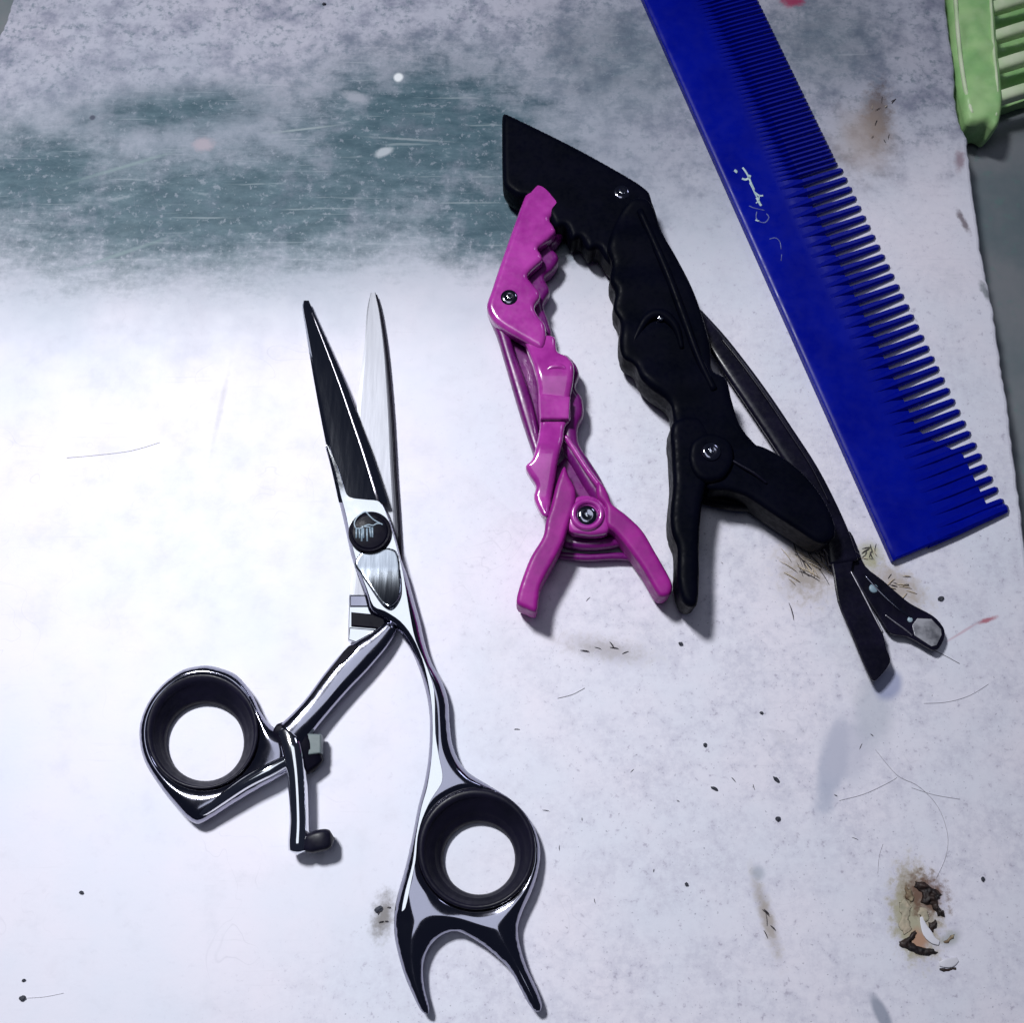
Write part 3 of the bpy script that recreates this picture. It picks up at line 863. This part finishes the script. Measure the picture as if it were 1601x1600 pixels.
def build_black_clip():
    MT = 1.4 * MM   # the clip stands this much taller than it is drawn
    sweep = lambda n_, pth, *a_, **k_: sweep_path(n_, [(q[0], q[1], q[2] * 1.4, q[3], q[4] * 1.4) for q in pth], *a_, **k_)
    rivet = lambda x_, y_, z_, *a_: rivet_head(x_, y_, z_ * 1.4, *a_)
    c = P(1050, 560, 0)
    K = thing("crocodile_clip", (c.x, c.y, 0), "large black plastic crocodile hair clip with blunt slanted jaw beside the pink clip", "hair clip", "crocodile clips")
    inflate("jaw", [(786, 176), (796, 177), (900, 228), (986, 276), (1014, 296), (1020, 312), (1027, 332), (1036, 372), (1050, 410), (1010, 430), (968, 420), (948, 404), (936, 386), (920, 388), (908, 370), (894, 372), (884, 352), (868, 352), (856, 332), (838, 328), (826, 308), (808, 304), (790, 290), (786, 276), (785, 220)],
            BLACK, K, 4.4 * MT, 2.4 * MT, 3.6 * MT, 1.1 * MT, wall=1.5 * MT, step=0.42 * MM)["label"] = "blunt slanted upper jaw"
    rivet(972, 300, 6.7, 2.1, K)
    inflate("body", [(985, 310), (1016, 312), (1036, 360), (1059, 400), (1083, 447), (1100, 494), (1112, 540), (1114, 575), (1136, 590), (1145, 623), (1158, 662), (1182, 692), (1212, 716), (1190, 742), (1140, 740), (1090, 752), (1056, 742), (1053, 690), (1050, 632),
                     (1018, 605), (1002, 588), (993, 568), (975, 556), (969, 533), (970, 500), (960, 480), (962, 455), (954, 436), (958, 410), (950, 385), (960, 350)],
            BLACK, K, 6.0 * MT, 2.2 * MT, 5.4 * MT, 1.4 * MT, wall=1.4 * MT, step=0.42 * MM, bump=lambda x, y: 0.25 * MT * math.sin(y * 520))
    sweep("side_rail", [(1000, 330, 8.0, 6, 0.7), (1040, 420, 8.3, 7, 0.8), (1070, 500, 8.4, 7, 0.8), (1092, 560, 8.3, 6, 0.7), (1116, 610, 8.1, 6, 0.6)], BLACK, K, n=12)
    sweep("body_bump", [(988, 540, 7.8, 4, 0.4), (1010, 500, 8.3, 8, 0.8), (1034, 492, 8.5, 9, 0.9), (1056, 512, 8.4, 7, 0.8), (1066, 545, 8.0, 4, 0.4)], BLACK, K, n=12)
    rivet(1033, 496, 8.6, 0.9, K)
    inflate("lever", [(1052, 660), (1090, 650), (1112, 680), (1110, 730), (1098, 790), (1094, 850), (1094, 900), (1090, 945), (1070, 942), (1060, 908), (1060, 856), (1051, 830), (1049, 800), (1053, 756), (1051, 710)],
            BLACK, K, 5.6 * MT, 3.0 * MT, 5.2 * MT, 1.3 * MT, wall=2.2 * MT, step=0.4 * MM)
    inflate("lever", [(1100, 690), (1140, 700), (1182, 694), (1222, 712), (1256, 738), (1286, 775), (1306, 818), (1304, 842), (1282, 848), (1246, 826), (1206, 800), (1170, 776), (1140, 766), (1106, 760)],
            BLACK, K, 5.4 * MT, 2.8 * MT, 5.0 * MT, 1.3 * MT, wall=2.2 * MT, step=0.4 * MM)
    sweep("lever_ridge", [(1140, 718, 8.2, 2.2, 0.3), (1160, 730, 8.4, 2.6, 0.4), (1180, 742, 8.4, 2.6, 0.4), (1198, 756, 8.2, 2.0, 0.3)], BLACKMETAL, K, n=10)
    inflate("hinge_plate", [(1082, 690), (1112, 676), (1142, 690), (1148, 720), (1130, 748), (1096, 750), (1078, 724)], BLACK, K, 7.6 * MT, 1.5 * MT, 2.0 * MT, 1.0 * MT, wall=0.8 * MT, step=0.35 * MM)
    rivet(1112, 705, 9.2, 2.2, K)
    sweep("spring_bar", [(1092, 778, 2.6, 9, 1.2), (1140, 788, 3.0, 10, 1.4), (1190, 792, 2.8, 9, 1.2), (1215, 796, 2.4, 8, 1.0)], BLACK, K, n=14)


def build_metal_clip():
    c = P(1300, 850, 0)
    K = thing("section_clip", (c.x, c.y, 0), "long slim black enamelled metal section clip with splayed flat ends beside the comb", "hair clip")
    arm = [(1088, 490, 3.2, 10, 0.8), (1118, 532, 3.4, 17, 0.9), (1150, 577, 3.8, 20, 1.0), (1186, 628, 4.0, 21, 1.0), (1222, 682, 4.0, 21, 1.0), (1258, 738, 3.8, 21, 1.0), (1286, 792, 3.6, 21, 1.0), (1306, 840, 3.6, 22, 1.0), (1318, 880, 3.8, 23, 0.9)]
    sweep("prong", arm, BLACKMETAL, K, power=3.2, n=28)
    sweep("prong_ridge", [(1128, 530, 4.5, 2, 0.3), (1160, 570, 4.8, 2.6, 0.4), (1196, 620, 5.0, 2.6, 0.4), (1232, 674, 5.0, 2.6, 0.4), (1268, 730, 4.8, 2.4, 0.4), (1296, 786, 4.6, 2, 0.3)], BLACKMETAL, K, n=10)

    def tilt1(x, y):
        q = P(1330, 900, 0)
        return (q.y - y) * 0.06
    a = slab("flat_end", smooth_closed([(1284, 848), (1304, 828), (1326, 838), (1334, 872), (1332, 896), (1356, 944), (1381, 992), (1386, 1014), (1392, 1036), (1370, 1064), (1362, 1062), (1346, 1028), (1328, 984), (1310, 940), (1300, 880)], 3), BLACKMETAL, K, 3.6 * MM, 4.4 * MM, bevel=0.25 * MM)
    sweep("polished_edge", [(1330, 894, 4.55, 1.2, 0.16), (1344, 920, 4.6, 1.5, 0.18), (1362, 955, 4.6, 1.7, 0.18), (1380, 990, 4.55, 1.5, 0.16)], BRUSH, a, n=8)
    b = slab("flat_end", smooth_closed([(1316, 830), (1330, 832), (1341, 856), (1353, 885), (1380, 907), (1404, 928), (1424, 944), (1459, 963), (1475, 981), (1477, 996), (1468, 1014), (1458, 1017), (1420, 996), (1392, 990), (1372, 962), (1346, 920), (1326, 880)], 3), BLACKMETAL, K, 2.0 * MM, 2.8 * MM, bevel=0.25 * MM)
    slab("worn_tip", [(1426, 978), (1434, 967), (1456, 968), (1471, 984), (1472, 993), (1464, 1009), (1456, 1011), (1430, 994)], DULL, b, 2.7 * MM, 2.9 * MM, bevel=0.05 * MM)
    sweep("polished_edge", [(1384, 962, 2.9, 0.9, 0.12), (1400, 974, 2.95, 1.3, 0.15), (1414, 984, 2.95, 1.4, 0.15), (1426, 994, 2.9, 1.0, 0.12)], BRUSH, b, n=8)
    sweep("pressed_rib", [(1352, 900, 2.86, 1.6, 0.16), (1376, 926, 2.9, 2.2, 0.2), (1402, 950, 2.9, 2.2, 0.2), (1424, 966, 2.86, 1.6, 0.16)], DARKCHROME, b, n=8)
    for (x, y, r) in ((1366, 920, 1.0), (1423, 969, 0.6), (1331, 866, 0.4)):
        lathe("rivet", x, y, [(2.6, r), (2.85, r), (2.98, r * 0.75), (3.0, 0.0)], DULLBLUE, b, n=20)
    sweep("hinge_pin", [(1318, 852, 3.4, 5, 0.7), (1330, 862, 3.3, 5, 0.7), (1342, 872, 3.0, 5, 0.7)], BLACKMETAL, K, n=12)


DULL = steel("worn_grey_steel", (0.55, 0.55, 0.60), 0.5, bumpy=0.2)
DULLBLUE = plastic("pale_blue_rivet", (0.22, 0.32, 0.40), (0.36, 0.47, 0.55), rough=0.35)
build_pink_clip()
build_black_clip()
build_metal_clip()


# ------------------------------------------------------------------ comb
def build_comb():
    Z = 2.4 * MM
    A = np.array(P(1397, 876, Z))
    B = np.array(P(1007, 0, Z))
    T = np.array(P(1581, 800, 1.2 * MM))
    e = (B - A)
    e[2] = 0
    e /= np.linalg.norm(e)
    f = np.array([-e[1], e[0], 0.0])
    if f @ (T - A) < 0:
        f = -f
    W = (T - A) @ f
    s_end = (T - A) @ e
    s1 = (np.array(P(1322, 263, 1.2 * MM)) - A) @ e
    pc = (s1 - s_end) / 33.0
    pf = pc * 0.47
    print("comb width mm", W * 1000, "end skew", s_end * 1000, "pitch", pc * 1000)
    Ltot = (B - A) @ e + 0.030
    K = thing("comb", (A[0], A[1], 0), "royal blue plastic barber comb with fine and coarse teeth, running off the top edge", "comb")

    def at(s, w, z):
        return A * [1, 1, 0] + e * s + f * w + np.array([0, 0, z])
    # spine: lofted profile (w, z top, z bottom)
    prof = [(0.0, 1.5, 0.6), (0.0, 2.05, 0.35), (0.014, 2.35, 0.2), (0.035, 2.46, 0.1), (0.07, 2.5, 0.08), (0.36, 2.5, 0.08), (0.42, 2.44, 0.08), (0.50, 2.08, 0.10), (0.61, 1.15, 0.12)]

    def loft(ss, prof_fn):
        verts, faces = [], []
        for s in ss:
            pr = prof_fn(s)
            for (w, zt, zb) in pr:
                verts.append(at(s + s_end * w, w * W, zt * MM))
            for (w, zt, zb) in reversed(pr):
                verts.append(at(s + s_end * w, w * W, zb * MM))
        n = len(prof) * 2
        for i in range(len(ss) - 1):
            for k in range(n):
                l = (k + 1) % n
                faces.append([i * n + k, i * n + l, (i + 1) * n + l, (i + 1) * n + k])
        faces.append(list(range(n)))
        faces.append([(len(ss) - 1) * n + k for k in range(n)])
        return verts, faces

    def pf_(s):
        out = []
        # the web between the teeth reaches further out close to the guard end
        k = max(0.0, 1 - s / (pc * 8.5))
        for i, (w, zt, zb) in enumerate(prof):
            ww = w
            if i == len(prof) - 1:
                ww = 0.61 + 0.24 * min(1.0, k * 3)
            if i == len(prof) - 2:
                ww = 0.50 + 0.04 * min(1.0, k * 3)
            sh = 0.75 if s < 0.0003 else 1.0
            out.append((ww, 1.2 + (zt - 1.2) * sh, 1.2 + (zb - 1.2) * sh))
        return out
    ss = [0.0, 0.0004] + [0.0004 + (Ltot - 0.0004) * k / 60 for k in range(1, 61)]
    ss = sorted(set(ss + [pc * k for k in range(1, 10)]))
    v, fc = loft(ss, pf_)
    sp = link("spine", v, fc, COMB, K)
    md = sp.modifiers.new("edge", 'EDGE_SPLIT')
    md.split_angle = math.radians(35)

    # teeth: one mesh for coarse, one for fine
    def tooth_mesh(name, pitch, root, tip, w0, w1, zr, zt):
        st = [(w0, root, zr), (w0 + (w1 - w0) * 0.35, root * 0.97, zr * 0.95), (w0 + (w1 - w0) * 0.8, tip * 1.1, zt * 1.25), (w0 + (w1 - w0) * 0.96, tip, zt), (w1, tip * 0.55, zt * 0.5)]
        verts, faces = [], []
        for (w, hw, hz) in st:
            hw *= pitch / 2
            o = f * (w * W) + e * (s_end * w)
            for (a, b) in ((-1, -0.35), (-1, 0.35), (-0.45, 1), (0.45, 1), (1, 0.35), (1, -0.35), (0.45, -1), (-0.45, -1)):
                verts.append(o + e * (a * hw) + np.array([0, 0, (hz + 0.10) * MM + b * hz * MM]))
        n = 8
        for i in range(len(st) - 1):
            for k in range(n):
                l = (k + 1) % n
                faces.append([i * n + k, i * n + l, (i + 1) * n + l, (i + 1) * n + k])
        faces.append(list(range(n)))
        faces.append([(len(st) - 1) * n + k for k in range(n)])
        o = link(name, verts, faces, COMB, None, smooth=False)
        return o
    coarse = tooth_mesh("tooth", pc, 0.68, 0.46, 0.40, 0.995, 1.19, 0.55)
    guard = tooth_mesh("tooth", pc, 1.15, 0.75, 0.30, 1.0, 1.21, 0.8)
    fine = tooth_mesh("tooth", pf, 0.88, 0.72, 0.40, 0.975, 1.18, 0.60)

    def place(src, s, first):
        o = src if first else src.copy()
        if not first:
            col.objects.link(o)
        p = A * [1, 1, 0] + e * s
        o.parent = K
        o.matrix_parent_inverse = K.matrix_world.inverted()
        o.location = (p[0], p[1], 0)
        o.rotation_euler = (0, 0, rng.uniform(-0.004, 0.004))
        return o
    place(guard, pc * 0.45, True)["label"] = "thick end tooth"
    for k in range(1, 34):
        place(coarse, pc * k + pc * 0.1, k == 1)
    s = pc * 33 + pc * 0.1 + pc * 0.75
    k = 0
    smax = (B - A) @ e + 0.004
    while s < smax:
        place(fine, s, k == 0)
        s += pf
        k += 1
    # worn script lettering printed on the spine
    zt = 2.52
    marks = [([(1148, 266), (1151, 268), (1150, 270)], 3.2, PRINT), ([(1161, 262), (1166, 269), (1170, 276), (1174, 286), (1179, 297)], 2.3, PRINT), ([(1160, 279), (1165, 281), (1170, 279), (1173, 274)], 2.8, PRINT),
             ([(1172, 286), (1176, 293), (1180, 302), (1184, 309)], 1.8, PRINT), ([(1180, 301), (1187, 306), (1193, 306)], 2.2, PRINT), ([(1183, 309), (1187, 317), (1190, 322)], 2.8, PRINT), ([(1187, 305), (1186, 313), (1182, 318)], 1.4, PRINT),
             ([(1171, 322), (1178, 325), (1186, 327), (1195, 329)], 1.0, PRINTFADED), ([(1183, 331), (1182, 340), (1186, 346), (1196, 348), (1202, 340), (1198, 334)], 1.2, PRINTFADED), ([(1181, 344), (1187, 346)], 2.0, PRINT),
             ([(1203, 374), (1212, 372), (1219, 378), (1221, 390)], 0.9, PRINTFADED), ([(1222, 398), (1221, 408)], 0.9, PRINTFADED)]
    for pts, w, m in marks:
        sweep("lettering", [(x, y, zt, w * 0.85, 0.02) for x, y in pts], m, sp, n=6, sm=3)
    return K


build_comb()


# ------------------------------------------------------------------ green basket at the far right corner
def build_basket():
    c = P(1560, 80, -0.012)
    K = thing("plastic_basket", (c.x, c.y, -0.012), "green slotted plastic basket corner beside the worktop at the top right", "basket")
    zb = -0.0118
    inflate("rim", [(1474, -160), (1482, -40), (1488, 20), (1493, 80), (1500, 130), (1508, 165), (1514, 186), (1530, 190), (1546, 188), (1558, 196), (1566, 186), (1570, 150), (1566, 100), (1560, 40), (1556, -20), (1550, -160)],
            GREEN, K, -4.5 * MM, 4.2 * MM, 7.0 * MM, 1.6 * MM, wall=2.0 * MM, step=0.5 * MM, bump=lambda x, y: 0.7 * MM * mnoise.noise(Vector((x * 260, y * 260, 0.3))))
    for i, (y, w) in enumerate(((-95, 12), (-46, 12), (4, 13), (50, 12), (97, 13), (147, 12))):
        sweep("slat", [(1545, y + 12, -3.6, w, 1.6), (1575, y + 3, -2.9, w, 1.9), (1605, y - 6, -2.7, w, 1.9), (1680, y - 26, -3.2, w, 1.9), (1760, y - 44, -4.2, w, 1.7)], GREENPALE, K, power=3, n=16)
    sweep("rim_bead", [(1482, -150, -0.6, 4, 0.6), (1492, -20, -0.5, 4, 0.6), (1499, 70, -0.5, 4, 0.6), (1508, 135, -0.6, 4, 0.6), (1519, 178, -0.9, 4, 0.6)], GREENPALE, K, n=10)
    sweep("rim_bead", [(1540, -150, -0.6, 3, 0.6), (1547, -20, -0.5, 3, 0.6), (1552, 70, -0.5, 3, 0.6), (1558, 135, -0.6, 3, 0.6), (1556, 182, -0.9, 3, 0.6)], GREENPALE, K, n=10)
    slab("base", [(1530, -160), (1800, -160), (1800, 110), (1600, 158), (1560, 172)], GREEN, K, zb, -8.5 * MM, bevel=0.3 * MM)


build_basket()


# ------------------------------------------------------------------ loose hairs, crumbs and residue
def strand(pts, mat, w, label):
    o = sweep("hair_strand", [(x, y, 0.07, w * 0.62, w * 0.09) for x, y in pts], mat, None, n=6, sm=5)
    return tag(o, label, "hair", "loose hairs on the worktop")


strand([(105, 716), (150, 712), (205, 705), (250, 692)], HAIRGREY, 0.55, "thin grey hair lying left of the scissors' dark blade")
strand([(1368, 1172), (1402, 1212), (1436, 1230), (1466, 1262), (1481, 1305), (1478, 1340), (1464, 1372)], HAIRGREY, 0.7, "long curved grey hair ending above the brown chipped spot")
strand([(1312, 1252), (1350, 1242), (1385, 1226), (1402, 1216)], HAIRGREY, 0.6, "short grey hair crossing below the bluish patch")
strand([(1444, 1100), (1480, 1098), (1515, 1088), (1545, 1070)], HAIRGREY, 0.6, "faint hair near the right edge below the section clip")
strand([(1458, 1016), (1478, 1026), (1500, 1038)], HAIRDARK, 0.6, "dark hair trailing from the tip of the section clip")
strand([(1425, 1232), (1460, 1243), (1500, 1250)], HAIRGREY, 0.6, "thin hair branching right from the long curved hair")
strand([(40, 1561), (70, 1559), (100, 1553)], HAIRGREY, 0.5, "short hair at the lower left corner beside a crumb")
strand([(872, 1092), (895, 1086), (914, 1076)], HAIRGREY, 1.0, "short grey clipping between the scissors' ring and the pink clip")
strand([(1372, 1366), (1374, 1340), (1380, 1320)], HAIRGREY, 0.5, "tiny upright hair left of the long curved hair")


def crumb(px, py, rx, ry, rot, label, mat=GRIT, h=0.5):
    c0 = P(px, py, 0)
    rr = random.Random(int(px * 7 + py))
    bm = bmesh.new()
    bmesh.ops.create_icosphere(bm, subdivisions=2, radius=1.0)
    for v in bm.verts:
        k = 1 + rr.uniform(-0.22, 0.22)
        x, y, z = v.co.x * rx * 0.10 * MM * k, v.co.y * ry * 0.10 * MM * k, (v.co.z + 0.9) * h * MM * 0.5 * k
        c, s = math.cos(rot), math.sin(rot)
        v.co = (x * c - y * s, x * s + y * c, max(z, 0.0))
    me = bpy.data.meshes.new("crumb")
    bm.to_mesh(me)
    bm.free()
    me.materials.append(mat)
    o = bpy.data.objects.new("crumb", me)
    o.location = c0
    col.objects.link(o)
    return tag(o, label, "crumb", "crumbs on the worktop")


crumb(1213, 1219, 8, 4, -0.7, "dark oblong crumb, upper of the two right of the finger ring")
crumb(1216, 1281, 6, 5, 0, "dark round crumb, lower of the two right of the finger ring")
crumb(1064, 1007, 5, 4, 0, "dark crumb just below the black clip's straight lever")
crumb(1102, 1165, 4, 4, 0, "small dark crumb below the black clip, left of the bluish patch")
crumb(1116, 1233, 8, 3, -0.4, "thin dark sliver left of the oblong crumb")
crumb(1073, 1383, 4, 4, 0, "small dark crumb right of the scissors' crown")
crumb(507, 7, 5, 4, 0, "dark crumb at the top edge, left of the black clip")
crumb(128, 1396, 5, 3.5, 0, "dark crumb alone left of the finger rest's bumper")
crumb(36, 1561, 7, 5, 0, "dark crumb at the end of the short hair, lower left corner")
crumb(38, 1533, 4, 3, 0, "tiny crumb above the lower left corner hair")
crumb(1470, 937, 7, 5, 0.5, "dark crumb between the section clip's tip and the comb")
crumb(1536, 1375, 4, 5, 0, "small dark crumb upper right of the brown chipped spot")
crumb(1190, 1115, 4, 3, 0, "tiny crumb upper left of the bluish patch")
crumb(592, 1422, 8, 6, 0.4, "dark greasy crumb against the left side of the scissors' crown")


def clippings():
    """short hair ends around the clips and the comb, gathered in one mass"""
    rr = random.Random(11)
    verts, faces = [], []

    def bit(px, py, ang, ln, w, z=0.12):
        c = P(px, py, z * MM)
        d = np.array([math.cos(ang), math.sin(ang), 0])
        s = np.array([-d[1], d[0], 0])
        L, Wd, H = ln * 0.145 * MM / 2, w * 0.145 * MM / 2, w * 0.10 * MM
        b0 = len(verts)
        for t in (-1, -0.3, 0.4, 1):
            bend = 0.08 * L * (1 - t * t)
            o = np.array(c) + d * L * t + s * bend
            k = 1.0 if abs(t) < 0.9 else 0.4
            verts.extend([o + s * Wd * k, o + np.array([0, 0, H * k]), o - s * Wd * k, o - np.array([0, 0, H * 0.6 * k])])
        for i in range(3):
            for q in range(4):
                a, b = b0 + i * 4 + q, b0 + i * 4 + (q + 1) % 4
                faces.append([a, b, b + 4, a + 4])
        faces.append([b0, b0 + 1, b0 + 2, b0 + 3])
        faces.append([b0 + 12, b0 + 13, b0 + 14, b0 + 15])
    groups = {0: [], 1: []}
    fm = []
    for (cx, cy, sx, sy, n, a0, spread, lmin, lmax) in ((1262, 885, 26, 34, 34, -0.95, 0.5, 12, 40), (1285, 868, 16, 20, 14, -1.3, 0.5, 10, 26), (1405, 918, 26, 14, 16, 0.2, 0.7, 8, 24), (1360, 866, 10, 14, 12, 0.8, 1.2, 6, 16),
                                                         (1198, 1432, 6, 34, 5, -1.2, 0.5, 8, 20), (945, 1014, 34, 8, 5, -0.2, 1.0, 5, 14), (600, 1432, 8, 20, 4, 0.8, 1.0, 5, 12), (1375, 180, 18, 45, 10, 1.0, 1.2, 5, 15),
                                                         (1290, 1130, 260, 300, 12, 0.3, 1.6, 4, 10), (960, 1300, 150, 260, 8, 0.6, 1.6, 4, 10)):
        for _ in range(n):
            nf = len(faces)
            w = rr.uniform(0.9, 2.0) if cx not in (1290, 960) else rr.uniform(0.6, 1.1)
            bit(rr.gauss(cx, sx * 0.6), rr.gauss(cy, sy * 0.6), a0 + rr.uniform(-spread, spread), rr.uniform(lmin, lmax), w, rr.uniform(0.08, 0.35))
            light = rr.random() < (0.45 if cx in (1262, 1285, 1405) else 0.12)
            fm += [1 if light else 0] * (len(faces) - nf)
    o = link("hair_clippings", verts, faces, HAIRDARK, None)
    o.data.materials.append(HAIRBLOND)
    if len(o.data.polygons) == len(fm):
        o.data.polygons.foreach_set("material_index", fm)
    tag(o, "fine short hair clippings scattered around the clips and comb", "hair clippings", kind="stuff")


clippings()


def chipped_spot():
    c = P(1440, 1440, 0)
    K = thing("peeling_residue", (c.x, c.y, 0), "brown and black flaking residue with a curled white flake at the lower right", "residue")

    def lump(name, pts, mat, h, amp=0.25):
        rr = random.Random(len(pts) * 13 + int(pts[0][0]))
        ph = [rr.uniform(0, 6) for _ in range(4)]
        jag = []
        for i, (x, y) in enumerate(pts):
            x2, y2 = pts[(i + 1) % len(pts)]
            for t in (0.0, 0.33, 0.66):
                jag.append((x + (x2 - x) * t + rr.uniform(-1.8, 1.8), y + (y2 - y) * t + rr.uniform(-1.8, 1.8)))
        pts = jag
        return inflate(name, pts, mat, K, 0.02 * MM, h * 0.7 * MM, 0.0, 0.8 * MM, step=0.2 * MM, sm=False,
                       bump=lambda x, y: amp * 2.2 * h * MM * mnoise.noise(Vector((x * 1400 + ph[0], y * 1400, ph[1]))))
    lump("brown_patch", [(1432, 1378), (1448, 1380), (1466, 1392), (1474, 1400), (1466, 1410), (1474, 1422), (1478, 1434), (1468, 1432), (1456, 1416), (1440, 1412), (1444, 1396), (1430, 1386)], CHIPSHADE, 0.8, 0.4)
    lump("brown_patch", [(1416, 1384), (1424, 1392), (1432, 1404), (1426, 1412), (1416, 1402)], CHIPBROWN, 0.6, 0.4)
    lump("black_patch", [(1454, 1444), (1464, 1438), (1467, 1448), (1460, 1458), (1452, 1456)], CHIPSHADE, 0.8)
    lump("black_patch", [(1406, 1474), (1418, 1468), (1432, 1456), (1434, 1462), (1424, 1474), (1440, 1482), (1462, 1484), (1468, 1490), (1454, 1496), (1432, 1494), (1420, 1484), (1408, 1480)], CHIPSHADE, 0.7)  # black bit joined with a modelled shadow crescent under the flake
    lump("black_patch", [(1468, 1516), (1480, 1514), (1497, 1512), (1496, 1517), (1480, 1519), (1469, 1519)], CHIPSHADE, 0.5)  # shadow crescent under the lower flake, built as a dark lump
    lump("tan_patch", [(1404, 1412), (1416, 1406), (1424, 1418), (1420, 1436), (1426, 1452), (1414, 1462), (1405, 1450), (1409, 1432)], CHIPTAN, 0.22, 0.4)
    lump("tan_patch", [(1436, 1418), (1450, 1422), (1452, 1436), (1444, 1446), (1436, 1434)], CHIPTAN, 0.25, 0.4)
    lump("brown_patch", [(1472, 1474), (1484, 1466), (1492, 1460), (1492, 1468), (1482, 1474)], CHIPBROWN, 0.5)
    # curled flake
    path = [(1440, 1434, 0.2, 2, 0.06), (1444, 1448, 0.3, 4.5, 0.08), (1450, 1460, 0.35, 6.5, 0.10), (1458, 1470, 0.35, 5, 0.10), (1468, 1475, 0.25, 3, 0.06)]
    sweep("curled_flake", path, FLAKE, K, power=3, n=14)
    sweep("curled_flake", [(1468, 1508, 0.2, 2.5, 0.06), (1476, 1507, 0.32, 5, 0.09), (1487, 1505, 0.32, 6, 0.09), (1497, 1500, 0.2, 3, 0.06)], FLAKE, K, power=3, n=14)


chipped_spot()
